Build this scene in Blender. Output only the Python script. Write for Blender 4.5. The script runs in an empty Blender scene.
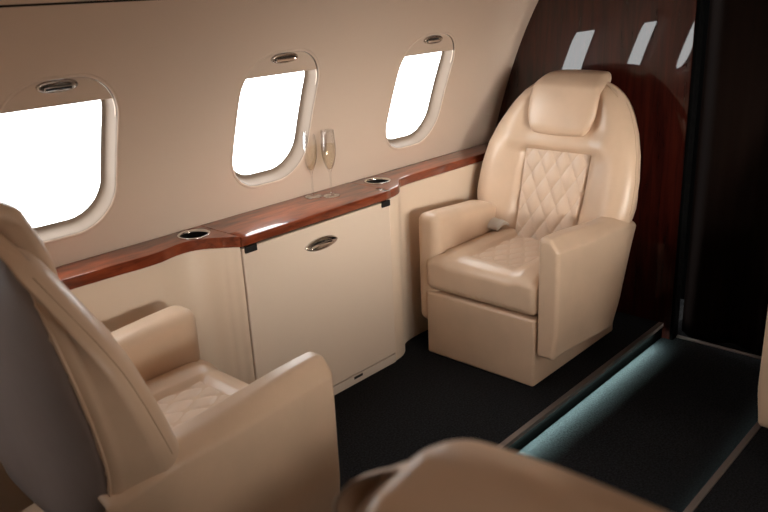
import bpy, bmesh, math, random
import numpy as np
from mathutils import Matrix, Vector
random.seed(4)
sc = bpy.context.scene
COL = sc.collection
PI = math.pi

# ------------------------------------------------------------------ helpers
def link(o, parent=None):
    COL.objects.link(o)
    if parent is not None:
        o.parent = parent
    return o

def mesh_obj(name, verts, faces, mat, parent=None, smooth=True):
    me = bpy.data.meshes.new(name)
    me.from_pydata([tuple(map(float, v)) for v in verts], [], faces)
    me.validate()
    bm = bmesh.new(); bm.from_mesh(me)
    bmesh.ops.recalc_face_normals(bm, faces=bm.faces)
    bm.to_mesh(me); bm.free()
    me.materials.append(mat)
    if smooth:
        for p in me.polygons: p.use_smooth = True
    return link(bpy.data.objects.new(name, me), parent)

def tag(o, label=None, cat=None, group=None, kind=None):
    if label: o['label'] = label
    if cat: o['category'] = cat
    if group: o['group'] = group
    if kind: o['kind'] = kind
    return o

def empty(name, loc=(0, 0, 0), rz=0.0):
    o = bpy.data.objects.new(name, None)
    o.location = loc; o.rotation_euler = (0, 0, rz)
    o.empty_display_size = .05
    return link(o)

def bevel(o, w, seg=3, angle=35):
    m = o.modifiers.new('bevel', 'BEVEL'); m.width = w; m.segments = seg
    m.limit_method = 'ANGLE'; m.angle_limit = math.radians(angle)
    m.harden_normals = False
    return o

def box(name, lo, hi, mat, parent=None, bev=0.0, seg=3):
    x0, y0, z0 = lo; x1, y1, z1 = hi
    v = [(x0,y0,z0),(x1,y0,z0),(x1,y1,z0),(x0,y1,z0),(x0,y0,z1),(x1,y0,z1),(x1,y1,z1),(x0,y1,z1)]
    f = [(0,3,2,1),(4,5,6,7),(0,1,5,4),(1,2,6,5),(2,3,7,6),(3,0,4,7)]
    o = mesh_obj(name, v, f, mat, parent, smooth=False)
    if bev: bevel(o, bev, seg)
    return o

def coords(h, r, n, k=4):
    i = h - r
    inner = list(np.linspace(-i, i, n + 1))
    outer = [i + r * math.tan((j + 1) / k * PI / 4) for j in range(k)]
    return [-c for c in reversed(outer)] + inner + outer

def rbox_data(half, r, n, deform=None, k=4):
    """rounded box as a lattice surface, then bent by deform(x,y,z)."""
    r = min(r, min(half) * .999)
    C = [coords(half[a], r, n[a], k) for a in range(3)]
    L = [len(c) - 1 for c in C]
    idx = {}; verts = []; faces = []
    def vid(i, j, kk):
        key = (i, j, kk)
        if key not in idx:
            p = np.array([C[0][i], C[1][j], C[2][kk]])
            q = np.clip(p, [-(h - r) for h in half], [h - r for h in half])
            d = p - q; nn = np.linalg.norm(d)
            p = q + d / nn * r
            if deform: p = deform(*p)
            idx[key] = len(verts); verts.append(tuple(p))
        return idx[key]
    for a in range(3):
        b, c = [q for q in range(3) if q != a]
        for side in (0, L[a]):
            for i in range(L[b]):
                for j in range(L[c]):
                    q = []
                    for di, dj in ((0,0),(1,0),(1,1),(0,1)):
                        key = [0, 0, 0]; key[a] = side; key[b] = i + di; key[c] = j + dj
                        q.append(vid(*key))
                    faces.append(tuple(q))
    return verts, faces

def rbox(name, half, r, n, mat, parent=None, deform=None, k=4):
    v, f = rbox_data(half, r, n, deform, k)
    return mesh_obj(name, v, f, mat, parent)

def loft(name, rings, mat, parent=None, cap=True, closed=True):
    n = len(rings[0]); verts = [p for r in rings for p in r]; faces = []
    for i in range(len(rings) - 1):
        for j in range(n if closed else n - 1):
            a = i * n + j; b = i * n + (j + 1) % n
            faces.append((a, b, b + n, a + n))
    if cap:
        faces.append(tuple(range(n - 1, -1, -1)))
        faces.append(tuple(range((len(rings) - 1) * n, len(rings) * n)))
    return mesh_obj(name, verts, faces, mat, parent)

def tube(name, pts, r, mat, parent=None, seg=8):
    pts = [Vector(p) for p in pts]; rings = []
    up = Vector((0.13, 0.21, 0.97)).normalized()
    for i, p in enumerate(pts):
        t = (pts[min(i + 1, len(pts) - 1)] - pts[max(i - 1, 0)]).normalized()
        a = t.cross(up); a.normalize(); b = t.cross(a)
        rings.append([p + (a * math.cos(2*PI*j/seg) + b * math.sin(2*PI*j/seg)) * r for j in range(seg)])
    return loft(name, rings, mat, parent)

def lathe(name, prof, mat, parent=None, seg=40, loc=(0, 0, 0)):
    verts = []; faces = []; n = len(prof)
    for j in range(seg):
        a = 2 * PI * j / seg
        for r, z in prof:
            verts.append((loc[0] + r * math.cos(a), loc[1] + r * math.sin(a), loc[2] + z))
    for j in range(seg):
        for i in range(n - 1):
            a = j * n + i; b = ((j + 1) % seg) * n + i
            faces.append((a, b, b + 1, a + 1))
    o = mesh_obj(name, verts, faces, mat, parent)
    bm = bmesh.new(); bm.from_mesh(o.data)
    bmesh.ops.remove_doubles(bm, verts=bm.verts, dist=1e-6)
    bmesh.ops.recalc_face_normals(bm, faces=bm.faces)
    bm.to_mesh(o.data); bm.free()
    for p in o.data.polygons: p.use_smooth = True
    return o

def prism(name, poly, z0, z1, mat, parent=None, bev=0.0, seg=3):
    n = len(poly)
    v = [(x, y, z0) for x, y in poly] + [(x, y, z1) for x, y in poly]
    f = [tuple(range(n - 1, -1, -1)), tuple(range(n, 2 * n))]
    f += [(i, (i + 1) % n, (i + 1) % n + n, i + n) for i in range(n)]
    o = mesh_obj(name, v, f, mat, parent, smooth=False)
    if bev: bevel(o, bev, seg, 50)
    return o

def cut_hole(o, cx, cy, r):
    """a round well drilled through the mesh, baked in"""
    n = 48
    cutter = prism('cutter', [(cx + r*math.cos(2*PI*i/n), cy + r*math.sin(2*PI*i/n)) for i in range(n)], .5, .9, o.data.materials[0])
    m = o.modifiers.new('hole', 'BOOLEAN'); m.object = cutter; m.operation = 'DIFFERENCE'; m.solver = 'EXACT'
    # the hole comes before the bevel
    dg = bpy.context.evaluated_depsgraph_get(); dg.update()
    me = bpy.data.meshes.new_from_object(o.evaluated_get(dg))
    o.modifiers.clear(); o.data = me
    bpy.data.objects.remove(cutter)

# ------------------------------------------------------------------ materials
def new_mat(name):
    m = bpy.data.materials.new(name); m.use_nodes = True
    nt = m.node_tree; b = nt.nodes['Principled BSDF']
    return m, nt, b

def N(nt, t, **kw):
    n = nt.nodes.new(t)
    for k, v in kw.items(): setattr(n, k, v)
    return n

def coordsnode(nt, scale=(1,1,1), kind='Object'):
    tc = N(nt, 'ShaderNodeTexCoord'); mp = N(nt, 'ShaderNodeMapping')
    mp.inputs['Scale'].default_value = scale
    nt.links.new(tc.outputs[kind], mp.inputs['Vector'])
    return mp.outputs['Vector']

def noise_bump(nt, b, vec, scale, strength, dist=.001, detail=4):
    t = N(nt, 'ShaderNodeTexNoise'); t.inputs['Scale'].default_value = scale; t.inputs['Detail'].default_value = detail
    nt.links.new(vec, t.inputs['Vector'])
    bp = N(nt, 'ShaderNodeBump'); bp.inputs['Strength'].default_value = strength; bp.inputs['Distance'].default_value = dist
    nt.links.new(t.outputs['Fac'], bp.inputs['Height'])
    nt.links.new(bp.outputs['Normal'], b.inputs['Normal'])
    return t

def mat_leather(name, col, rough=.42, var=.06):
    m, nt, b = new_mat(name)
    vec = coordsnode(nt)
    t = N(nt, 'ShaderNodeTexNoise'); t.inputs['Scale'].default_value = 7; t.inputs['Detail'].default_value = 3
    nt.links.new(vec, t.inputs['Vector'])
    r = N(nt, 'ShaderNodeValToRGB')
    r.color_ramp.elements[0].position = .3; r.color_ramp.elements[1].position = .7
    r.color_ramp.elements[0].color = tuple(c * (1 - var) for c in col) + (1,)
    r.color_ramp.elements[1].color = tuple(min(1, c * (1 + var)) for c in col) + (1,)
    nt.links.new(t.outputs['Fac'], r.inputs['Fac']); nt.links.new(r.outputs['Color'], b.inputs['Base Color'])
    b.inputs['Roughness'].default_value = rough
    b.inputs['Specular IOR Level'].default_value = .45
    v = N(nt, 'ShaderNodeTexVoronoi'); v.inputs['Scale'].default_value = 420
    nt.links.new(vec, v.inputs['Vector'])
    n2 = N(nt, 'ShaderNodeTexNoise'); n2.inputs['Scale'].default_value = 14; n2.inputs['Detail'].default_value = 5
    nt.links.new(vec, n2.inputs['Vector'])
    b1 = N(nt, 'ShaderNodeBump'); b1.inputs['Strength'].default_value = .12; b1.inputs['Distance'].default_value = .0006
    nt.links.new(v.outputs['Distance'], b1.inputs['Height'])
    b2 = N(nt, 'ShaderNodeBump'); b2.inputs['Strength'].default_value = .25; b2.inputs['Distance'].default_value = .004
    nt.links.new(n2.outputs['Fac'], b2.inputs['Height']); nt.links.new(b1.outputs['Normal'], b2.inputs['Normal'])
    nt.links.new(b2.outputs['Normal'], b.inputs['Normal'])
    return m

def mat_plain(name, col, rough=.5, metal=0.0, spec=.5, bump=0, bscale=200, coat=0):
    m, nt, b = new_mat(name)
    vec = coordsnode(nt)
    t = N(nt, 'ShaderNodeTexNoise'); t.inputs['Scale'].default_value = 3; t.inputs['Detail'].default_value = 3
    nt.links.new(vec, t.inputs['Vector'])
    r = N(nt, 'ShaderNodeValToRGB')
    r.color_ramp.elements[0].color = tuple(c * .97 for c in col) + (1,)
    r.color_ramp.elements[1].color = tuple(min(1, c * 1.03) for c in col) + (1,)
    nt.links.new(t.outputs['Fac'], r.inputs['Fac']); nt.links.new(r.outputs['Color'], b.inputs['Base Color'])
    b.inputs['Roughness'].default_value = rough; b.inputs['Metallic'].default_value = metal
    b.inputs['Specular IOR Level'].default_value = spec; b.inputs['Coat Weight'].default_value = coat
    if bump: noise_bump(nt, b, vec, bscale, bump)
    return m

def mat_wood(name, c1, c2, scale, coat=1.0, rough=.35, coat_rough=.03):
    m, nt, b = new_mat(name)
    b.inputs['Coat IOR'].default_value = 1.52; b.inputs['Specular IOR Level'].default_value = .1
    vec = coordsnode(nt, scale)
    t = N(nt, 'ShaderNodeTexNoise'); t.inputs['Scale'].default_value = 6; t.inputs['Detail'].default_value = 8; t.inputs['Roughness'].default_value = .6
    t.inputs['Distortion'].default_value = .6
    nt.links.new(vec, t.inputs['Vector'])
    r = N(nt, 'ShaderNodeValToRGB')
    r.color_ramp.elements[0].position = .33; r.color_ramp.elements[1].position = .68
    r.color_ramp.elements[0].color = c1 + (1,); r.color_ramp.elements[1].color = c2 + (1,)
    nt.links.new(t.outputs['Fac'], r.inputs['Fac']); nt.links.new(r.outputs['Color'], b.inputs['Base Color'])
    b.inputs['Roughness'].default_value = rough
    b.inputs['Coat Weight'].default_value = coat; b.inputs['Coat Roughness'].default_value = coat_rough
    return m

M = {}
M['wall'] = mat_plain('wall_covering', (.65, .515, .415), .62, spec=.3, bump=.05, bscale=500)
M['ceiling'] = mat_plain('ceiling_covering', (.70, .55, .43), .65, spec=.3)
M['shade'] = mat_plain('window_shade_vinyl', (.63, .495, .395), .6, spec=.3)
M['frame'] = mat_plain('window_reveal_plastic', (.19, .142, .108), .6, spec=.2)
M['cream'] = mat_plain('cream_panel', (.74, .595, .465), .45, spec=.4, bump=.04, bscale=400)
M['door'] = mat_plain('cabinet_door_panel', (.70, .57, .46), .5, spec=.35)
M['plinth'] = mat_plain('plinth_laminate', (.62, .52, .44), .45)
M['leather'] = mat_leather('beige_leather', (.62, .452, .325), .32)
M['leather_quilt'] = mat_leather('quilted_leather', (.66, .50, .38), .40)
M['leather_back'] = mat_leather('shaded_beige_leather', (.25, .20, .185), .45)  # same beige leather, with the seat back's shade put into the colour
M['stitch'] = mat_plain('dark_stitching', (.42, .29, .20), .7)
M['gap'] = mat_plain('shadow_gap_lining', (.02, .016, .014), .9, spec=.1)
M['chrome'] = mat_plain('polished_chrome', (.72, .70, .68), .14, metal=1)
M['nickel'] = mat_plain('brushed_nickel', (.60, .57, .54), .25, metal=1)
M['alu'] = mat_plain('rail_aluminium', (.20, .165, .15), .5, metal=.6)
M['black'] = mat_plain('black_plastic', (.008, .008, .009), .45, spec=.3)
M['fascia'] = mat_plain('black_fascia', (.003, .003, .003), 1.0, spec=.0)
M['belt'] = mat_plain('seat_belt_webbing', (.60, .55, .49), .8, bump=.3, bscale=300)
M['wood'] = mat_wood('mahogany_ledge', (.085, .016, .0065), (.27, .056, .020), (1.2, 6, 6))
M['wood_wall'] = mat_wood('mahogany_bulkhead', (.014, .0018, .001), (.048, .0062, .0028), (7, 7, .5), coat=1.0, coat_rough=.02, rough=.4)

def mat_carpet():
    m, nt, b = new_mat('charcoal_carpet')
    vec = coordsnode(nt)
    t = N(nt, 'ShaderNodeTexNoise'); t.inputs['Scale'].default_value = 160; t.inputs['Detail'].default_value = 5
    nt.links.new(vec, t.inputs['Vector'])
    r = N(nt, 'ShaderNodeValToRGB')
    r.color_ramp.elements[0].position = .35; r.color_ramp.elements[1].position = .7
    r.color_ramp.elements[0].color = (.005, .0052, .006, 1); r.color_ramp.elements[1].color = (.022, .023, .026, 1)
    nt.links.new(t.outputs['Fac'], r.inputs['Fac']); nt.links.new(r.outputs['Color'], b.inputs['Base Color'])
    b.inputs['Roughness'].default_value = .95; b.inputs['Specular IOR Level'].default_value = .08
    bp = N(nt, 'ShaderNodeBump'); bp.inputs['Strength'].default_value = .7; bp.inputs['Distance'].default_value = .003
    nt.links.new(t.outputs['Fac'], bp.inputs['Height']); nt.links.new(bp.outputs['Normal'], b.inputs['Normal'])
    return m
M['carpet'] = mat_carpet()

def mat_curtain():
    m, nt, b = new_mat('dark_curtain_cloth')
    vec = coordsnode(nt, (1, 1, .05))
    t = N(nt, 'ShaderNodeTexNoise'); t.inputs['Scale'].default_value = 60
    nt.links.new(vec, t.inputs['Vector'])
    r = N(nt, 'ShaderNodeValToRGB')
    r.color_ramp.elements[0].color = (.005, .003, .0025, 1); r.color_ramp.elements[1].color = (.010, .005, .0035, 1)
    nt.links.new(t.outputs['Fac'], r.inputs['Fac']); nt.links.new(r.outputs['Color'], b.inputs['Base Color'])
    b.inputs['Roughness'].default_value = .95; b.inputs['Specular IOR Level'].default_value = .04
    return m
M['curtain'] = mat_curtain()

def mat_glass(name, col=(1, 1, 1), ior=1.45):
    m, nt, b = new_mat(name)
    b.inputs['Base Color'].default_value = col + (1,)
    b.inputs['Transmission Weight'].default_value = 1; b.inputs['Roughness'].default_value = 0
    b.inputs['IOR'].default_value = ior
    return m
def mat_thin(name, tint, base, edge, power):
    m = bpy.data.materials.new(name); m.use_nodes = True
    nt = m.node_tree; nt.nodes.clear()
    out = N(nt, 'ShaderNodeOutputMaterial'); mix = N(nt, 'ShaderNodeMixShader')
    tr = N(nt, 'ShaderNodeBsdfTransparent'); tr.inputs[0].default_value = tint + (1,)
    gl = N(nt, 'ShaderNodeBsdfGlossy'); gl.inputs['Roughness'].default_value = .05
    lw = N(nt, 'ShaderNodeLayerWeight'); lw.inputs[0].default_value = .5
    pw = N(nt, 'ShaderNodeMath', operation='POWER'); pw.inputs[1].default_value = power
    ml = N(nt, 'ShaderNodeMath', operation='MULTIPLY_ADD'); ml.inputs[1].default_value = edge; ml.inputs[2].default_value = base
    nt.links.new(lw.outputs['Facing'], pw.inputs[0]); nt.links.new(pw.outputs[0], ml.inputs[0])
    nt.links.new(ml.outputs[0], mix.inputs[0]); nt.links.new(tr.outputs[0], mix.inputs[1]); nt.links.new(gl.outputs[0], mix.inputs[2])
    nt.links.new(mix.outputs[0], out.inputs[0]); return m
M['glass'] = mat_thin('flute_glass', (.99, .99, .99), .05, .95, 2.4)
M['champagne'] = mat_thin('champagne', (.99, .96, .88), .03, .4, 4.0)

def mat_pane():
    m = bpy.data.materials.new('window_pane'); m.use_nodes = True
    nt = m.node_tree; nt.nodes.clear()
    out = N(nt, 'ShaderNodeOutputMaterial'); mix = N(nt, 'ShaderNodeMixShader')
    tr = N(nt, 'ShaderNodeBsdfTransparent'); gl = N(nt, 'ShaderNodeBsdfGlossy'); gl.inputs['Roughness'].default_value = .02
    tr.inputs['Color'].default_value = (.97, .98, .98, 1)
    mix.inputs[0].default_value = .03; nt.links.new(tr.outputs[0], mix.inputs[1]); nt.links.new(gl.outputs[0], mix.inputs[2])
    nt.links.new(mix.outputs[0], out.inputs[0])
    return m
M['pane'] = mat_pane()

def mat_emit(name, col, s):
    m = bpy.data.materials.new(name); m.use_nodes = True
    nt = m.node_tree; nt.nodes.clear()
    out = N(nt, 'ShaderNodeOutputMaterial'); e = N(nt, 'ShaderNodeEmission')
    e.inputs[0].default_value = col + (1,); e.inputs[1].default_value = s
    nt.links.new(e.outputs[0], out.inputs[0]); return m
M['led'] = mat_emit('led_strip_glow', (.45, 1.0, .90), 4)

# ------------------------------------------------------------------ cabin shell
MID = .75                        # centre plane of the cabin shell
XA, XF = -1.0, 3.0               # aft and front bulkheads
_zp = [.60, .69, .82, .907, 1.006, 1.116, 1.215, 1.323, 1.403, 1.50]
_yp = [2.118, 2.10, 2.055, 2.027, 1.998, 1.958, 1.911, 1.854, 1.803, 1.735]
_pf = np.polyfit(_zp, _yp, 4)
def W(z):
    z = max(z, 0.0)
    if z < .62:
        return float(np.polyval(_pf, .62)) + .0 * z
    return float(np.polyval(_pf, min(z, 1.5)))
def dW(z):
    return (W(z + .002) - W(z - .002)) / .004
def side_pt(side, x, z, off=0.0):
    """point on the side wall; off > 0 is outwards from the cabin, along the wall normal"""
    s = dW(z) if z > .63 else 0
    n = np.array([1.0, -s]); n /= np.linalg.norm(n)
    y = W(z) + n[0] * off; zz = z + n[1] * off
    return (x, y, zz) if side > 0 else (x, 2 * MID - y, zz)

WC = [.8975 + .7365 * k for k in (-2, -1, 0, 1, 2)]
WW, WZ0, WZ1, WR = .335, .782, 1.230, .128
BX = [WC[0] - .36825] + [c + .36825 for c in WC]
ZB0, ZB1 = .66, 1.36

def rrect(cx, inset, n=96):
    """rounded rectangle outline, points ordered by angle from the centre"""
    hw = WW / 2 - inset; hz = (WZ1 - WZ0) / 2 - inset; r = max(WR - inset, .02); cz = (WZ0 + WZ1) / 2
    pts = []
    for i in range(n):
        a = 2 * PI * (i + .5) / n - PI * .75
        # perimeter param by angle scaled to the aspect
        dx, dz = math.cos(a) , math.sin(a)
        dx *= hw; dz *= hz
        # march to the boundary
        lo, hi = 0, 2
        for _ in range(30):
            t = (lo + hi) / 2
            px, pz = abs(dx * t), abs(dz * t)
            qx, qz = px - (hw - r), pz - (hz - r)
            d = math.hypot(max(qx, 0), max(qz, 0)) + min(max(qx, qz), 0) - r
            if d < 0: lo = t
            else: hi = t
        pts.append((cx + dx * t, cz + dz * t))
    return pts

def build_side(side, name):
    verts = []; faces = []; key = {}
    def vid(x, z):
        k = (round(x, 5), round(z, 5))
        if k not in key:
            key[k] = len(verts); verts.append(side_pt(side, x, z))
        return key[k]
    def grid(xs, zs):
        for i in range(len(xs) - 1):
            for j in range(len(zs) - 1):
                faces.append((vid(xs[i], zs[j]), vid(xs[i+1], zs[j]), vid(xs[i+1], zs[j+1]), vid(xs[i], zs[j+1])))
    m = 24
    zs = list(np.linspace(ZB0, ZB1, m + 1))
    zlow = [0, .2, .4, .55, .62, ZB0]; ztop = [ZB1, 1.38, 1.40]
    for c, (x0, x1) in zip(WC, zip(BX[:-1], BX[1:])):
        xs = list(np.linspace(x0, x1, m + 1))
        grid(xs, zlow); grid(xs, ztop)
        per = [(xs[i], ZB0) for i in range(m)] + [(x1, zs[i]) for i in range(m)] + \
              [(xs[m - i], ZB1) for i in range(m)] + [(x0, zs[m - i]) for i in range(m)]
        hole = rrect(c, 0, 4 * m)
        # both start at the lower left corner
        Ly = 10
        for i in range(4 * m):
            j = (i + 1) % (4 * m)
            for l in range(Ly):
                t0, t1 = l / Ly, (l + 1) / Ly
                def P(q, t): return (per[q][0] * (1 - t) + hole[q][0] * t, per[q][1] * (1 - t) + hole[q][1] * t)
                faces.append(tuple(vid(*p) for p in (P(i, t0), P(j, t0), P(j, t1), P(i, t1))))
    for x0, x1 in ((XA, BX[0]), (BX[-1], XF)):
        if x1 - x0 > .001:
            grid(list(np.linspace(x0, x1, 6)), zlow[:-1] + zs + ztop[1:])
    o = mesh_obj(name, verts, faces, M['wall'])
    tag(o, kind='structure')
    # custom normals from the true surface
    nor = []
    for v in o.data.vertices:
        s = dW(v.co.z) if v.co.z > .63 else 0
        n = Vector((0, -1.0 * side, s)).normalized(); nor.append(n)
    # make the face winding point into the cabin
    if o.data.polygons[0].normal.y * side > 0: o.data.flip_normals()
    o.data.normals_split_custom_set_from_vertices(nor)
    return o

build_side(1, 'wall_left'); build_side(-1, 'wall_right')

def lens_outline(w, h, n=40, p=1.6):
    return [(w / 2 * math.cos(2*PI*i/n), h / 2 * math.copysign(abs(math.sin(2*PI*i/n)) ** p, math.sin(2*PI*i/n))) for i in range(n)]

def window(side, num, c, shade_z):
    root = empty('window_%d' % num, side_pt(side, c, WZ0)); tag(root, kind='structure')
    L = Matrix.Translation(root.location).inverted()
    def loc(p): return tuple(L @ Vector(p))
    bead = [(-.0045, .0008), (-.0035, -.0012), (-.001, -.0024), (.002, -.0024), (.0045, -.001), (.0060, .002)]
    loft('window_bead', [[loc(side_pt(side, x, z, off)) for x, z in rrect(c, ins, 96)] for ins, off in bead], M['wall'], root, cap=False)
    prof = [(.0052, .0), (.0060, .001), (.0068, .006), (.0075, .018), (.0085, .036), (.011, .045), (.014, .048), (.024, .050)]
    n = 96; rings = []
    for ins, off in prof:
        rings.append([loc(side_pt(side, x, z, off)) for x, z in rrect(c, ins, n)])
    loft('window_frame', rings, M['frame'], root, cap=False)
    # pane
    ring = rrect(c, .018, n)
    cz = (WZ0 + WZ1) / 2
    verts = []; faces = []
    for l in range(5):
        t = l / 4
        verts += [loc(side_pt(side, c + (x - c) * (1 - t * .98), cz + (z - cz) * (1 - t * .98), .049)) for x, z in ring]
    for l in range(4):
        faces += [(l*n + i, l*n + (i+1) % n, (l+1)*n + (i+1) % n, (l+1)*n + i) for i in range(n)]
    faces.append(tuple(4*n + i for i in range(n)))
    mesh_obj('window_pane', verts, faces, M['pane'], root)
    # shade: rounded top piece down to shade_z
    sh = rrect(c, .0085, 192)
    def column(x):
        zt = [z for (xx, z) in sh if z > cz and abs(xx - x) < .004]
        return max(zt) if zt else cz
    hw = WW / 2 - .0085; r = WR - .0085; top = WZ1 - .0085
    bot = WZ0 + .0085
    xs = [c + hw * math.sin(PI / 2 * q) for q in np.linspace(-1, 1, 41)]
    fr = []; bk = []; nz = 10
    vs = []
    for off in (.0045, .0085):
        for x in xs:
            dx = max(abs(x - c) - (hw - r), 0)
            zt = top - r + math.sqrt(max(r * r - dx * dx, 0))
            zb = max(shade_z, bot + r - math.sqrt(max(r * r - dx * dx, 0)))
            for k in range(nz):
                vs.append(loc(side_pt(side, x, zb + (zt - zb) * k / (nz - 1), off)))
    fs = []; nx = len(xs); S = nx * nz
    for i in range(nx - 1):
        for k in range(nz - 1):
            a = i * nz + k
            fs.append((a, a + nz, a + nz + 1, a + 1)); fs.append((S + a, S + a + 1, S + a + nz + 1, S + a + nz))
    for i in range(nx - 1):
        for k in (0, nz - 1):
            a = i * nz + k; fs.append((a, a + nz, S + a + nz, S + a))
    for i in (0, nx - 1):
        for k in range(nz - 1):
            a = i * nz + k; fs.append((a, a + 1, S + a + 1, S + a))
    shade = mesh_obj('window_shade', vs, fs, M['shade'], root, smooth=False)
    for p in shade.data.polygons: p.use_smooth = True
    # pull handle: chrome lozenge with a recessed finger lip
    hz = max(shade_z + .053, 0)
    hz = shade_z + .052
    def hp(u, v, o):
        return loc(side_pt(side, c - .008 + u, hz + v, .0045 - o))
    n2 = 40
    def ring2(w, h, o):
        out = []
        for i in range(n2):
            a = 2*PI*i/n2; ca, sa = math.cos(a), math.sin(a)
            k = (abs(ca) ** 2.6 + abs(sa) ** 2.0) ** (-1/2.3)
            out.append(hp(w/2 * ca * k, h/2 * sa * k, o))
        return out
    loft('shade_handle', [ring2(.108, .030, 0), ring2(.108, .030, .004), ring2(.102, .026, .0075), ring2(.092, .019, .008), ring2(.088, .016, .004), ring2(.05, .008, .003), ring2(.004, .001, .003)], M['nickel'], root, cap=True)
    v, f = rbox_data((.036, .0045, .0022), .002, (4, 1, 1))
    grip = mesh_obj('finger_lip', [hp(a, b - .003, .0075 + q) for a, b, q in v], f, M['chrome'], [o for o in root.children if o.name.startswith('shade_handle')][0])
    return root

num = 1
SH = 1.155
for side in (1, -1):
    for k, c in enumerate(WC):
        sz = SH
        if side < 0 and k != 3: sz = .98 if k == 2 else .80
        window(side, num, c, sz); num += 1

# ceiling: overhanging liner from the seam upwards, one continuous shell
cp = [(1.80 + .012, 1.400), (W(1.409) - .004, 1.4065), (1.79, 1.42), (1.735, 1.495), (1.65, 1.59), (1.53, 1.68), (1.38, 1.75), (1.18, 1.80), (.95, 1.825), (.75, 1.83)]
cp = cp + [(2 * MID - y, z) for y, z in reversed(cp[:-1])]
rings = [[(x, y, z) for y, z in cp] for x in np.linspace(XA, XF, 9)]
o = loft('ceiling', rings, M['ceiling'], cap=False, closed=False); tag(o, kind='structure')
for i, sgn in enumerate((1, -1)):
    y = W(1.40); y2 = y if sgn > 0 else 2 * MID - y
    t = box('trim_%d' % (i + 1), (XA, min(y2, y2 + .02 * sgn), 1.397), (XF, max(y2, y2 + .02 * sgn), 1.412), M['gap']); tag(t, kind='structure')

# front bulkhead: mahogany with an open doorway for the curtain
DY0, DY1, DZ = .32, 1.178, 1.76
ylo, yhi = 2 * MID - 2.2, 2.2
pts = [(ylo, -.12), (DY0, -.12), (DY0, DZ), (DY1, DZ), (DY1, -.12), (yhi, -.12), (yhi, 1.95), (ylo, 1.95)]
v = [(XF, y, z) for y, z in pts] + [(XF + .035, y, z) for y, z in pts]; nn = len(pts)
f = [tuple(range(nn)), tuple(range(2*nn - 1, nn - 1, -1))] + [(i, (i+1) % nn, (i+1) % nn + nn, i + nn) for i in range(nn)]
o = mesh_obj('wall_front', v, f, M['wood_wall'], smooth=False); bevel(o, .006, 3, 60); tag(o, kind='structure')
o = box('wall_back', (XA - .03, ylo, -.12), (XA, yhi, 1.95), M['wall']); tag(o, kind='structure')
o = box('wall_galley', (XF + .30, ylo, -.12), (XF + .33, yhi, 1.95), M['fascia']); tag(o, kind='structure')

# floor: two raised platforms and the lowered aisle between them, one carpeted body
RY1, RY0, AZ = 1.222, .632, -.068
pts = [(ylo, 0), (RY0, 0), (RY0, AZ), (RY1, AZ), (RY1, 0), (yhi, 0), (yhi, -.12), (ylo, -.12)]
v = [(XA, y, z) for y, z in pts] + [(XF + .30, y, z) for y, z in pts]
f = [tuple(range(nn)), tuple(range(2*nn - 1, nn - 1, -1))] + [(i, (i+1) % nn, (i+1) % nn + nn, i + nn) for i in range(nn)]
o = mesh_obj('floor', v, f, M['carpet'], smooth=False); tag(o, kind='structure')
def rail(num, y_in, sgn):
    # sgn +1: the platform lies towards +Y
    r = empty('trim_%d' % num, (XA, y_in, 0)); tag(r, kind='structure')
    L = -Vector(r.location)
    def bb(name, lo, hi, m, bev=0):
        a = [min(lo[i], hi[i]) + L[i] for i in range(3)]; b = [max(lo[i], hi[i]) + L[i] for i in range(3)]
        return box(name, a, b, m, r, bev)
    bb('rail_cap', (XA, y_in - .014 * sgn, -.006), (XF - .004, y_in + .007 * sgn, .003), M['alu'], .002)
    bb('cap_lip', (XA, y_in - .014 * sgn, -.0135), (XF - .004, y_in - .0128 * sgn, -.0055), M['alu'])
    bb('riser_fascia', (XA, y_in - .008 * sgn, AZ + .0005), (XF - .004, y_in - .0002 * sgn, -.006), M['fascia'])
    bb('light_strip', (XA + .05, y_in - .0118 * sgn, -.0080), (XF - .08, y_in - .0088 * sgn, -.0062), M['led'])
    return r
rail(3, RY1, 1); rail(4, RY0, -1)
o = box('trim_5', (XF + .035, RY0 - .3, AZ), (XF + .055, RY1 + .0, AZ + .006), M['alu'], bev=.002); tag(o, kind='structure')
o = box('trim_6', (XF - .004, DY1 - .012, AZ), (XF + .05, DY1 + .002, DZ), M['fascia'], bev=.003); tag(o, kind='structure')

# ------------------------------------------------------------------ curtain
rows = np.linspace(AZ + .002, 1.74, 30)
ys = np.linspace(DY0 + .004, DY1 - .003, 220)
verts = []; faces = []
def fold(y, z):
    a = y * 34 + 1.3 * math.sin(y * 9) + .25 * math.sin(z * 2.1 + y * 6)
    return XF + .085 + .022 * math.sin(a) + .008 * math.sin(2.3 * a + z)
for off in (0, .003):
    for z in rows:
        for y in ys: verts.append((fold(y, z) + off, y, z))
nyy = len(ys); SS = nyy * len(rows)
for j in range(len(rows) - 1):
    for i in range(nyy - 1):
        a = j * nyy + i
        faces.append((a, a + 1, a + 1 + nyy, a + nyy)); faces.append((SS + a, SS + a + nyy, SS + a + 1 + nyy, SS + a + 1))
for j in range(len(rows) - 1):
    for i in (0, nyy - 1):
        a = j * nyy + i; faces.append((a, a + nyy, SS + a + nyy, SS + a))
for i in range(nyy - 1):
    for j in (0, len(rows) - 1):
        a = j * nyy + i; faces.append((a, a + 1, SS + a + 1, SS + a))
o = mesh_obj('doorway_curtain', verts, faces, M['curtain'])
tag(o, 'nearly black pleated curtain hanging in the doorway beside the mahogany bulkhead', 'curtain')

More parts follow.
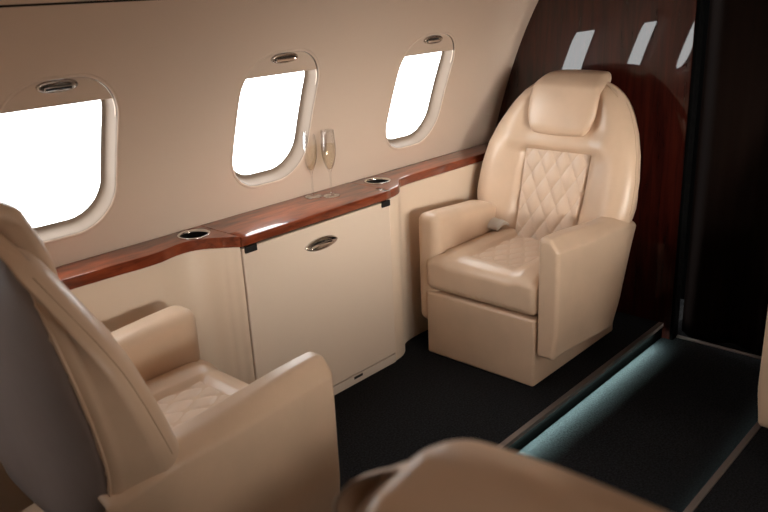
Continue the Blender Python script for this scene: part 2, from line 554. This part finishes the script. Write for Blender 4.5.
# ------------------------------------------------------------------ sideboard along the left wall
ZC, ZU = .700, .666
YB = 2.085                       # back edge of tops, tucked to the wall
left_edge = [(.60, 1.972), (.85, 1.972), (1.00, 1.966), (1.08, 1.961), (1.13, 1.963), (1.17, 1.973), (1.205, 1.979), (1.24, 1.976), (1.28, 1.957), (1.32, 1.921), (1.34, 1.899), (1.357, 1.880)]
right_edge = [(2.041, 1.880), (2.075, 1.884), (2.105, 1.893), (2.130, 1.908), (2.150, 1.927), (2.170, 1.945), (2.195, 1.958), (2.24, 1.966), (2.32, 1.967), (2.6, 1.962), (2.999, 1.957)]
left_edge = [(XA + .001, 1.972), (-.2, 1.972)] + left_edge
def smooth_curve(pts, n=6):
    out = []
    for i in range(len(pts) - 1):
        p0 = pts[max(i-1, 0)]; p1 = pts[i]; p2 = pts[i+1]; p3 = pts[min(i+2, len(pts)-1)]
        for k in range(n):
            t = k / n
            y = .5 * ((2*p1[1]) + (-p0[1]+p2[1])*t + (2*p0[1]-5*p1[1]+4*p2[1]-p3[1])*t*t + (-p0[1]+3*p1[1]-3*p2[1]+p3[1])*t**3)
            out.append((p1[0] + (p2[0]-p1[0])*t, y))
    out.append(pts[-1]); return out
LE, RE = smooth_curve(left_edge[:3], 1)[:-1] + smooth_curve(left_edge[2:]), smooth_curve(right_edge[:-1]) + [right_edge[-1]]
YW = W(ZC) - .002

def ledge(name, edge, cup, label, front_z0):
    x0, x1 = edge[0][0], edge[-1][0]
    r = empty(name, ((x0 + x1) / 2, 2.0, 0)); tag(r, label, 'side ledge')
    Lx, Ly = r.location.x, r.location.y
    e = [(x - Lx, y - Ly) for x, y in edge]
    top = prism('wood_top', e + [(x1 - Lx, YW - Ly), (x0 - Lx, YW - Ly)], ZU, ZC, M['wood'], r)
    cup_l = (cup[0] - Lx, cup[1] - Ly)
    # drill in world space, so drop the parent for a moment
    top.parent = None
    cut_hole(top, cup_l[0], cup_l[1], .0445)
    top.parent = r
    bevel(top, .005, 3, 50)
    # leather-faced panel following the same curve, set back under the top
    pe = [(x, y + .004) for x, y in e]
    prism('side_panel', pe + [(x1 - Lx, 2.075 - Ly), (x0 - Lx, 2.075 - Ly)], front_z0, ZU - .001, M['cream'], r)
    c = lathe('cup_holder', [(.0435, -.006), (.0432, .0005), (.0455, .0015), (.048, .0035), (.0505, .003), (.0515, .0002), (.044, .0)], M['chrome'], r, 48, (cup_l[0], cup_l[1], ZC))
    lathe('cup_well', [(.0001, -.060), (.025, -.060), (.0415, -.058), (.0434, -.004)], M['black'], c, 40, (cup_l[0], cup_l[1], ZC))
    return r
# a panel would swallow the wells, so the wells stop above it: the panels are hollowed there too
def hollow_panel(r, cup):
    for o in r.children:
        if o.name.startswith('side_panel'):
            o.parent = None
            cut_hole(o, cup[0] - r.location.x, cup[1] - r.location.y, .048)
            o.parent = r
rl = ledge('side_ledge', LE, (1.287, 2.022), 'left glossy mahogany ledge with a cup holder, over cream panel beside the near seat', 0.0)
rr = ledge('side_ledge', RE, (2.118, 2.010), 'right glossy mahogany ledge with cup holder, narrowing behind the facing seat by the bulkhead', 0.0)
hollow_panel(rl, (1.287, 2.022)); hollow_panel(rr, (2.118, 2.010))
for r in (rl, rr):
    for o in r.children:
        for p in o.data.polygons:
            if o.name.startswith('side_panel'): p.use_smooth = abs(p.normal.z) < .5
        if o.name.startswith('side_panel'): bevel(o, .003, 2, 40)

cx0, cx1, cyf = 1.3585, 2.0395, 1.882
cab = empty('sideboard_cabinet', ((cx0 + cx1) / 2, 1.98, 0))
tag(cab, 'cream sideboard cabinet with chrome pull under mahogany top holding two champagne flutes', 'cabinet')
Lx, Ly = cab.location.x, cab.location.y
def cb(name, lo, hi, m, bev=0, parent=cab):
    return box(name, (lo[0]-Lx, lo[1]-Ly, lo[2]), (hi[0]-Lx, hi[1]-Ly, hi[2]), m, parent, bev)
prof = [(YW, ZU), (1.8795, ZU), (1.8745, ZU + .002), (1.8725, ZU + .007), (1.8725, .6895), (1.8735, .6935), (1.8765, .6958)]
prof += [(y, ZC - 1.1 * max(1.935 - y, 0) ** 2) for y in np.linspace(1.880, 1.935, 10)] + [(YW, ZC)]
def crown(x, z):                  # the front roll flattens out towards the right-hand end
    k = 1 - .85 * min(max((x - 1.60) / .34, 0), 1)
    return z if z < .69 else ZC + (z - ZC) * k
wt = loft('wood_top', [[(x - Lx, y - Ly, crown(x, z)) for y, z in prof] for x in np.linspace(cx0 + .0005, cx1 + .001, 25)], M['wood'], cab)
for p in wt.data.polygons:
    if abs(p.normal.x) > .5 or p.normal.z < -.9 or p.normal.y > .5 or p.center.y > 1.936 - Ly: p.use_smooth = False
cb('carcass', (cx0 + .003, 1.894, .0), (cx1 - .002, 2.075, ZU - .001), M['gap'])
door = cb('door', (1.3605, 1.878, .040), (2.037, 1.893, .660), M['door'], .004)
cb('plinth', (1.362, 1.877, .001), (2.036, 1.893, .036), M['plinth'], .003)
cb('plinth_vent', (1.80, 1.8760, .022), (1.845, 1.8772, .032), M['gap'])
for i, (a, b) in enumerate(((1.366, 1.412), (1.992, 2.034))):
    cb('latch', (a, 1.8705, .643), (b, 1.8785, .6655), M['black'], .002)
# lens-shaped pull
def lens_ring(w, h, y, p=1.25, n=48, cz=.590, cx=1.686):
    out = []
    for i in range(n):
        a = 2*PI*i/n
        out.append((cx + w/2*math.cos(a) - Lx, y + .006 - Ly, cz + h/2*math.copysign(abs(math.sin(a))**p, math.sin(a))))
    return out
hd = loft('handle', [lens_ring(.150, .046, 1.872), lens_ring(.149, .045, 1.868), lens_ring(.143, .040, 1.8655), lens_ring(.134, .034, 1.8675), lens_ring(.06, .012, 1.871), lens_ring(.01, .002, 1.871)], M['chrome'], door)
fl = []
for y, w, h in ((1.8675, .104, .020), (1.8640, .102, .018), (1.8625, .094, .013), (1.8622, .02, .003)):
    fl.append(lens_ring(w, h, y, p=.8, cz=.5845))
loft('pull_flap', fl, M['chrome'], hd)

# ------------------------------------------------------------------ champagne flutes
def flute(loc, label):
    r = empty('champagne_flute', loc); tag(r, label, 'champagne glass', 'champagne flutes on the mahogany top')
    outer = [(.0001, .0), (.0300, .0), (.0305, .0012), (.026, .0026), (.012, .0052), (.0048, .010), (.0032, .020), (.0030, .055), (.0034, .082), (.0060, .092), (.0125, .104), (.0195, .122), (.0245, .145), (.0264, .168), (.0262, .190), (.0246, .215), (.0228, .238)]
    inner = [(.0220, .2384), (.0216, .2375), (.0234, .215), (.0250, .190), (.0252, .168), (.0233, .145), (.0184, .1235), (.0112, .1065), (.0045, .0980), (.0001, .0965)]
    lathe('glass_body', outer + inner, M['glass'], r, 56)
    liq = [(.0001, .0970), (.0047, .0985), (.0114, .1067), (.0186, .1237), (.02345, .145), (.0253, .168), (.0251, .187), (.0001, .187)]
    liq = [(max(a - .0002, .0001), b) for a, b in liq]
    lathe('champagne', liq, M['champagne'], r, 48)
    return r
flute((1.815, 2.046, ZC + .0003), 'left champagne flute standing on the cabinet top, in front of the window edge')
flute((1.862, 1.999, ZC + .0003), 'right champagne flute standing on the cabinet top, nearer the cup holder')

# ------------------------------------------------------------------ club seats
HW = [(.26, .190), (.30, .225), (.36, .268), (.42, .305), (.50, .345), (.55, .362), (.584, .366), (.676, .362), (.767, .345), (.84, .318), (.904, .283), (.94, .258), (.975, .225), (1.00, .192), (1.02, .152), (1.032, .105), (1.038, .05)]
def hwf(z): return .968 * float(np.interp(z, [a for a, b in HW], [b for a, b in HW]))
def smoothstep(a, b, t):
    t = min(max((t - a) / (b - a), 0), 1); return t * t * (3 - 2 * t)
def ufc(z): return .398 + (z - .38) * .315          # front face of the backrest at the centre line
def urear(z): return .556 + .042 * smoothstep(.5, .95, z)

def make_seat(loc, rz, s, label, belt=True, lift=0.0):
    """local frame: +x is where the sitter looks, the aisle arm is on the s side"""
    r = empty('club_seat', loc, rz); tag(r, label, 'armchair', 'leather club seats')
    Le = M['leather']
    X = lambda u: -u
    SO = .014 * s                    # the back sits slightly off the base centre, towards the aisle
    # pedestal
    def dped(x, y, z):
        u = .31 - x * .945
        if y * s < 0: y *= 1 - .42 * smoothstep(.30, .60, u)
        return np.array([-u, y, z + .1335])
    rbox('pedestal', (.328, .248, .1325), .012, (6, 4, 3), Le, r, dped, 3)
    # cushion: front bolster wide, sides rounded, inset sunk
    def dcush(x, y, z):
        u = .262 - x                     # 0 at the front
        yy = y; zz = z + .345
        if z > 0:
            # crown
            q = max(abs(y) - .10, 0) / .15
            zz += .010 + .014 * smoothstep(.13, .18, abs(y)) - .010 * q * q
            fr = smoothstep(.10, .0, u)
            zz -= .026 * fr * fr
            ins = smoothstep(.135, .115, abs(y + .0)) * smoothstep(.075, .10, u)
            zz -= .016 * ins
        w = 1 - .0 * u
        side = -s
        if y * side > 0:                 # wall side narrows behind the front roll, to clear the arm
            w = 1 - .19 * smoothstep(.028, .045, u)
        return np.array([-u + .003, yy * w, zz])
    rbox('seat_cushion', (.262, .252, .070), .030, (44, 40, 4), Le, r, dcush, 5)
    # quilted inset of the cushion
    def quilt(a, b, da, db):
        p = a / da + b / db; q = a / da - b / db
        return (abs(math.sin(PI * p)) * abs(math.sin(PI * q))) ** .24
    def dq1(x, y, z):
        u = .09 + (.2 - x); 
        zz = .4015 + z * .5
        if z > 0: zz = .4030 + .0100 * quilt(u, y, .105, .068) * smoothstep(.2, .19, abs(x)) * smoothstep(.122, .112, abs(y))
        return np.array([-u, y, zz])
    rbox('seat_quilting', (.200, .120, .012), .006, (90, 60, 1), M['leather_quilt'], r, dq1, 3)
    # backrest shell
    rings = []
    zr = [.262, .28, .30, .33, .36, .40, .44, .48, .52, .56, .60, .64, .68, .715, .735, .75, .765, .78, .80, .82, .84, .87, .90, .93, .955, .975, .99, 1.003, 1.014, 1.023, 1.030, 1.035, 1.038]
    nf, nb = 61, 40
    for z in zr:
        h = hwf(z); ring = []
        top = smoothstep(.93, 1.038, z) ** 1.5
        bot = smoothstep(.40, .262, z)
        uf = ufc(z); ur = urear(z); mid = (uf + ur) / 2 + .03
        for i in range(nf):
            y = -h * math.cos(PI * i / (nf - 1)) if True else 0
            q = abs(y) / h
            d = .085 * (1 - (1 - min(q, 1) ** 5) ** (1 / 2.2))
            inner = 1.25 * smoothstep(.163, .146, abs(y)) * smoothstep(.768, .750, z)
            bol = .050 * (1 - .62 * smoothstep(.72, 1.0, z)) * smoothstep(.125, max(h - .06, .16), abs(y)) * smoothstep(.17, .22, h)
            roll = .020 * math.exp(-((z - .797) / .035) ** 2) * smoothstep(.26, .20, abs(y))
            u = uf + d - bol - roll + .020 * inner + .016 * smoothstep(.17, .12, abs(y)) * smoothstep(.83, .87, z) * smoothstep(1.0, .96, z)
            u = u * (1 - top * .8) + mid * top * .8
            u += .10 * bot
            ring.append((X(u), y, z))
        fe = ring[-1]
        def flat(sgn, k):
            t = k / 6
            ue = (-fe[0]) * (1 - t) + ((ur + .10 * 0) * (1 - top * .8) + mid * top * .8 - .05 * bot) * t
            return (X(ue), sgn * h * (1 - .07 * t), z)
        for k in range(1, 6): ring.append(flat(1, k))
        for i in range(0, nb + 1):
            t = i / nb
            a = PI * t
            q = abs(math.cos(a))
            y = .93 * h * math.cos(a)
            rear = ur + .062 * (1 - q ** 3.0) ** .5
            if q > .985: rear = ur + .062 * (1 - q ** 3.0) ** .5
            u = rear * (1 - top * .8) + mid * top * .8
            u -= .05 * bot
            ring.append((X(u), y, z))
        for k in range(5, 0, -1): ring.append(flat(-1, k))
        rings.append(ring)
    loft('backrest', [[(a, b + SO, c) for a, b, c in rg] for rg in rings], Le, r)
    # rear upholstered panel standing a hair proud of the shell
    vs = []; fs = []; zz = np.linspace(.34, .985, 34); tt = np.linspace(-.955, .955, 33)
    for off in (0, .012):
        for z in zz:
            h = hwf(z)
            for t in tt:
                top = smoothstep(.93, 1.038, z) ** 1.5
                mid = (ufc(z) + urear(z)) / 2 + .03
                u = urear(z) + .062 * (1 - abs(t) ** 3.0) ** .5
                u = u * (1 - top * .8) + mid * top * .8 - .05 * smoothstep(.40, .262, z)
                edge = smoothstep(.955, .90, abs(t)) * smoothstep(.34, .37, z) * smoothstep(.985, .96, z)
                vs.append((X(u + .0035 * edge - off + .0005), t * h * .925, z))
    a_, b_ = len(zz), len(tt)
    for j in range(a_ - 1):
        for i in range(b_ - 1):
            q = j * b_ + i; fs.append((q, q + 1, q + 1 + b_, q + b_)); fs.append((a_*b_ + q, a_*b_ + q + b_, a_*b_ + q + 1 + b_, a_*b_ + q + 1))
    for i in range(b_ - 1):
        for j in (0, a_ - 1):
            q = j*b_ + i; fs.append((q, q + 1, a_*b_ + q + 1, a_*b_ + q))
    for j in range(a_ - 1):
        for i in (0, b_ - 1):
            q = j*b_ + i; fs.append((q, q + b_, a_*b_ + q + b_, a_*b_ + q))
    vs = [(a, b + SO, c) for a, b, c in vs]
    bpn = mesh_obj('back_panel', vs, fs, M['leather_back'], r); bpn['label'] = 'rear panel of the backrest, beige leather with shade in its colour'
    # stitched seams on the shell sides
    for sd in (1, -1):
        pts = []
        for z in np.linspace(.50, .99, 26):
            h = hwf(z); q = .955
            top = smoothstep(.93, 1.038, z) ** 1.5; mid = (ufc(z) + urear(z)) / 2 + .03
            u = urear(z) + .062 * (1 - q ** 3.0) ** .5
            u = u * (1 - top * .8) + mid * top * .8
            pts.append((X(u + .001), sd * h * q * .93, z))
        tube('piping', [(a, b + SO, c) for a, b, c in pts], .0028, Le, r)
        pts = []
        for z in np.linspace(.56, .95, 22):
            h = hwf(z); q = .985
            top = smoothstep(.93, 1.038, z) ** 1.5; mid = (ufc(z) + urear(z)) / 2 + .03
            d = .085 * (1 - (1 - q ** 5) ** (1 / 2.2))
            u = ufc(z) + d - .050 * (1 - .62 * smoothstep(.72, 1.0, z)) * smoothstep(.17, .22, h); u = u * (1 - top * .8) + mid * top * .8
            pts.append((X(u), sd * (h * q + .0005), z))
        tube('seam', [(a, b + SO, c) for a, b, c in pts], .0008, M['stitch'], r, 6)
    # quilted inset of the backrest
    def dq2(x, y, z):
        zc = .572 + z * 1.0
        w = .128 + (zc - .38) * .062
        yy = y * w / .14
        u = ufc(zc) + .021
        if x > 0:
            e = smoothstep(.19, .18, abs(z)) * smoothstep(.14, .13, abs(y))
            u -= .002 + .0130 * quilt(zc - .38, yy, .112, .068) * e
        else: u += .010
        return np.array([X(u), yy + SO, zc])
    rbox('back_quilting', (.010, .140, .190), .005, (1, 66, 90), M['leather_quilt'], r, dq2, 3)
    # headrest pillow folded over the top of the shell
    def dh(x, y, z):
        zc = .950 + z
        t = (z + .108) / .216; zc -= .014
        w = (.138 + .021 * smoothstep(0, .40, t) - .012 * smoothstep(.82, 1.0, t)) / .165
        u0 = ufc(zc) - .034 + .035 * smoothstep(.80, 1.0, t)
        u0 -= .012 * math.exp(-((t - .45) / .4) ** 2)
        thick = .075 + .085 * smoothstep(.70, .86, t)
        f_ = (.05 - x) / .10
        yy = y * w * (1 - .20 * f_)
        u = u0 + f_ * thick + .018 * (abs(yy) / .165) ** 3 * (1 - f_)
        zc += .010 * (1 - (abs(yy) / .165) ** 2) * smoothstep(.8, 1, t) - .010 * (1 - (abs(yy) / .165) ** 2) * smoothstep(.2, 0, t)
        return np.array([X(u + .15 * lift), yy + SO, zc + lift])
    rbox('headrest', (.05, .165, .108), .036, (10, 26, 24), Le, r, dh, 6)
    # aisle arm: a full-height panel that flares out to the shell
    def darm(x, y, z):
        u = (.315 - x) * .95; t = (z + .235) / .47
        hin = .2545; hout = .338 + .024 * smoothstep(0, .46, u) - .030 * smoothstep(.46, .63, u)
        hout -= .012 * smoothstep(.3, 0, t)
        w = (y + .05) / .10
        yy = hin + (hout - hin) * w
        ztop = .578 - .024 * smoothstep(.02, .42, u) - .05 * smoothstep(.44, .63, u)
        zb = .128 + .04 * smoothstep(.50, .60, u)
        zz = zb + (ztop - zb) * t
        zz -= (.034 - .020 * smoothstep(.1, .45, u)) * smoothstep(.48, 1.0, w) * smoothstep(.7, 1.0, t)
        uu = u if u < .28 else .28 + (u - .28) * (1 - .44 * (1 - t))
        return np.array([X(uu), s * yy, zz])
    arm = rbox('armrest', (.315, .050, .235), .020, (30, 10, 16), Le, r, darm, 5)
    # wall arm: short padded arm with a rounded rear end
    def dw(x, y, z):
        u = .012 + (.21 - x); t = (z + .235) / .47
        zz = .125 + .450 * t - .020 * smoothstep(0, .38, u) * t
        er = smoothstep(.30, .42, u - .012)
        if er > 0:
            mid = .50
            zz = zz if zz < mid - .07 else mid + (zz - mid) * (1 - .45 * er ** 2)
        return np.array([X(u), -s * (.2500 + y), zz])
    rbox('armrest', (.21, .053, .235), .036, (22, 5, 16), Le, r, dw, 5)
    if belt:
        def db(x, y, z):
            a = x * 18; x, y, z = x * 1.25, y * 1.3, z * 1.2
            return np.array([X(.392) + x * .9 + .006 * math.sin(y * 90), -s * (.178 + y * 1.0 + .010 * math.sin(a)), .452 + z + .016 * math.cos(x * 40) + .25 * y])
        rbox('seat_belt', (.036, .024, .006), .003, (16, 10, 1), M['belt'], r, db, 2)
    return r

make_seat((2.180, 1.588, 0), PI, 1, 'beige quilted leather seat facing the camera, beside the mahogany bulkhead')
make_seat((1.125, 1.575, 0), 0, -1, 'beige leather seat at lower left, seen from behind beside the near window', lift=.040)
make_seat((1.058, .212, 0), 0, 1, 'blurred leather seat in the foreground at the bottom edge, only its headrest top showing', lift=.006)
make_seat((2.180, .255, 0), PI, -1, 'beige leather seat across the aisle, cut off by the right edge')

# ------------------------------------------------------------------ light
w = bpy.data.worlds.new('sky'); sc.world = w; w.use_nodes = True
nt = w.node_tree; bg = nt.nodes['Background']
tc = N(nt, 'ShaderNodeTexCoord'); sp = N(nt, 'ShaderNodeSeparateXYZ'); rp = N(nt, 'ShaderNodeValToRGB')
nt.links.new(tc.outputs['Generated'], sp.inputs[0])
mr = N(nt, 'ShaderNodeMapRange'); mr.inputs[1].default_value = -1; mr.inputs[2].default_value = 1
nt.links.new(sp.outputs[1], mr.inputs[0]); nt.links.new(mr.outputs[0], rp.inputs[0])
SKY_SUN, SKY_FAR = 104.0, 5.8      # bright hazy sky on the sunny side, plain bright sky on the other
rp.color_ramp.elements[0].position = .36; rp.color_ramp.elements[1].position = .49
rp.color_ramp.elements[0].color = (0, 0, 0, 1)
k = SKY_FAR / SKY_SUN
rp.color_ramp.elements[1].color = (1, 1, 1, 1)
# the sunny side is brightest in the hazy band just above the horizon
er = N(nt, 'ShaderNodeMapRange'); er.inputs[1].default_value = -1; er.inputs[2].default_value = 1
el = N(nt, 'ShaderNodeValToRGB'); nt.links.new(sp.outputs[2], er.inputs[0]); nt.links.new(er.outputs[0], el.inputs[0])
cr = el.color_ramp
while len(cr.elements) < 7: cr.elements.new(.5)
for e_, (zv, g) in zip(cr.elements, ((-1, .05), (-.28, .10), (-.10, .55), (.02, 1), (.13, 1), (.30, .30), (.5, .07))):
    e_.position = (zv + 1) / 2
for e_, g in zip(cr.elements, (.05, .10, .55, 1, 1, .30, .07)): e_.color = (g, g, g, 1)
sun = N(nt, 'ShaderNodeMix', data_type='RGBA', blend_type='MULTIPLY'); sun.inputs[0].default_value = 1
sun.inputs[6].default_value = (1.0, .93, .84, 1); nt.links.new(el.outputs[0], sun.inputs[7])
# ... and towards the tail of the aircraft
xr = N(nt, 'ShaderNodeMapRange'); xr.interpolation_type = 'SMOOTHSTEP'
xr.inputs[1].default_value = -.15; xr.inputs[2].default_value = .30; xr.inputs[3].default_value = 1.0; xr.inputs[4].default_value = .06
nt.links.new(sp.outputs[0], xr.inputs[0])
sx = N(nt, 'ShaderNodeMix', data_type='RGBA', blend_type='MULTIPLY'); sx.inputs[0].default_value = 1
nt.links.new(sun.outputs[2], sx.inputs[6]); nt.links.new(xr.outputs[0], sx.inputs[7]); sun = sx
mx = N(nt, 'ShaderNodeMix', data_type='RGBA'); nt.links.new(rp.outputs[0], mx.inputs[0])
nt.links.new(sun.outputs[2], mx.inputs[6]); mx.inputs[7].default_value = (k * .98, k, k, 1)
nt.links.new(mx.outputs[2], bg.inputs[0]); bg.inputs[1].default_value = SKY_SUN

for side in (1, -1):
    for c in WC:
        L = bpy.data.lights.new('window_portal', 'AREA'); L.shape = 'RECTANGLE'; L.size = .34; L.size_y = .46
        L.cycles.is_portal = True
        o = bpy.data.objects.new('window_portal', L); COL.objects.link(o)
        y = W(1.006) + .075; y = y if side > 0 else 2 * MID - y
        o.location = (c, y, 1.0)
        d = Vector((0, -side, 0)); o.rotation_euler = d.to_track_quat('-Z', 'Y').to_euler()

def area(name, loc, d, sx, sy, power, col, spread=180):
    L = bpy.data.lights.new(name, 'AREA'); L.shape = 'RECTANGLE'; L.size = sx; L.size_y = sy
    L.energy = power; L.color = col; L.spread = math.radians(spread)
    o = bpy.data.objects.new(name, L); COL.objects.link(o); o.location = loc
    o.rotation_euler = Vector(d).to_track_quat('-Z', 'X' if abs(d[0]) < .5 else 'Y').to_euler()
    return o
# LED strips under both rail caps (track X: the long side runs along the cabin)
def strip(y, dy, power):
    L = bpy.data.lights.new('aisle_strip_light', 'AREA'); L.shape = 'RECTANGLE'; L.size = 3.8; L.size_y = .004
    L.energy = power; L.color = (.68, 1.0, .92)
    o = bpy.data.objects.new('aisle_strip_light', L); COL.objects.link(o)
    z = Vector((0, -dy, .55)).normalized(); x = Vector((1, 0, 0)); yv = z.cross(x)
    o.matrix_world = Matrix(((x.x, yv.x, z.x, 1.0), (x.y, yv.y, z.y, y), (x.z, yv.z, z.z, -.0105), (0, 0, 0, 1)))
strip(RY1 - .0108, -1, 26); strip(RY0 + .0108, 1, 1.5)
# added fill: unseen warm area lights under the ceiling, without fixtures
for x in (-.3, .9, 2.1):
    area('ceiling_fill', (x, MID, 1.80), (0, 0, -1), .5, .12, .4, (1, .80, .60))

# ------------------------------------------------------------------ camera
R = [[.67355562, .26942225, -.68828372], [-.73777724, .18861726, -.6481576], [-.04480589, .94437026, .32581782]]
cam = bpy.data.cameras.new('camera'); co = bpy.data.objects.new('camera', cam); COL.objects.link(co)
co.matrix_world = Matrix([R[0] + [0], R[1] + [0], R[2] + [1.4], [0, 0, 0, 1]])
cam.sensor_width = 36; cam.lens = 776.618 / 768 * 36
cam.clip_start = .02
cam.dof.use_dof = True; cam.dof.focus_distance = 2.75; cam.dof.aperture_fstop = 4.0
sc.camera = co

sc.view_settings.view_transform = 'Standard'; sc.view_settings.look = 'None'
sc.view_settings.gamma = 1; sc.view_settings.use_curve_mapping = False
sc.view_settings.exposure = 0.46
sc.cycles.use_denoising = True
sc.cycles.max_bounces = 10; sc.cycles.diffuse_bounces = 6; sc.cycles.transparent_max_bounces = 12
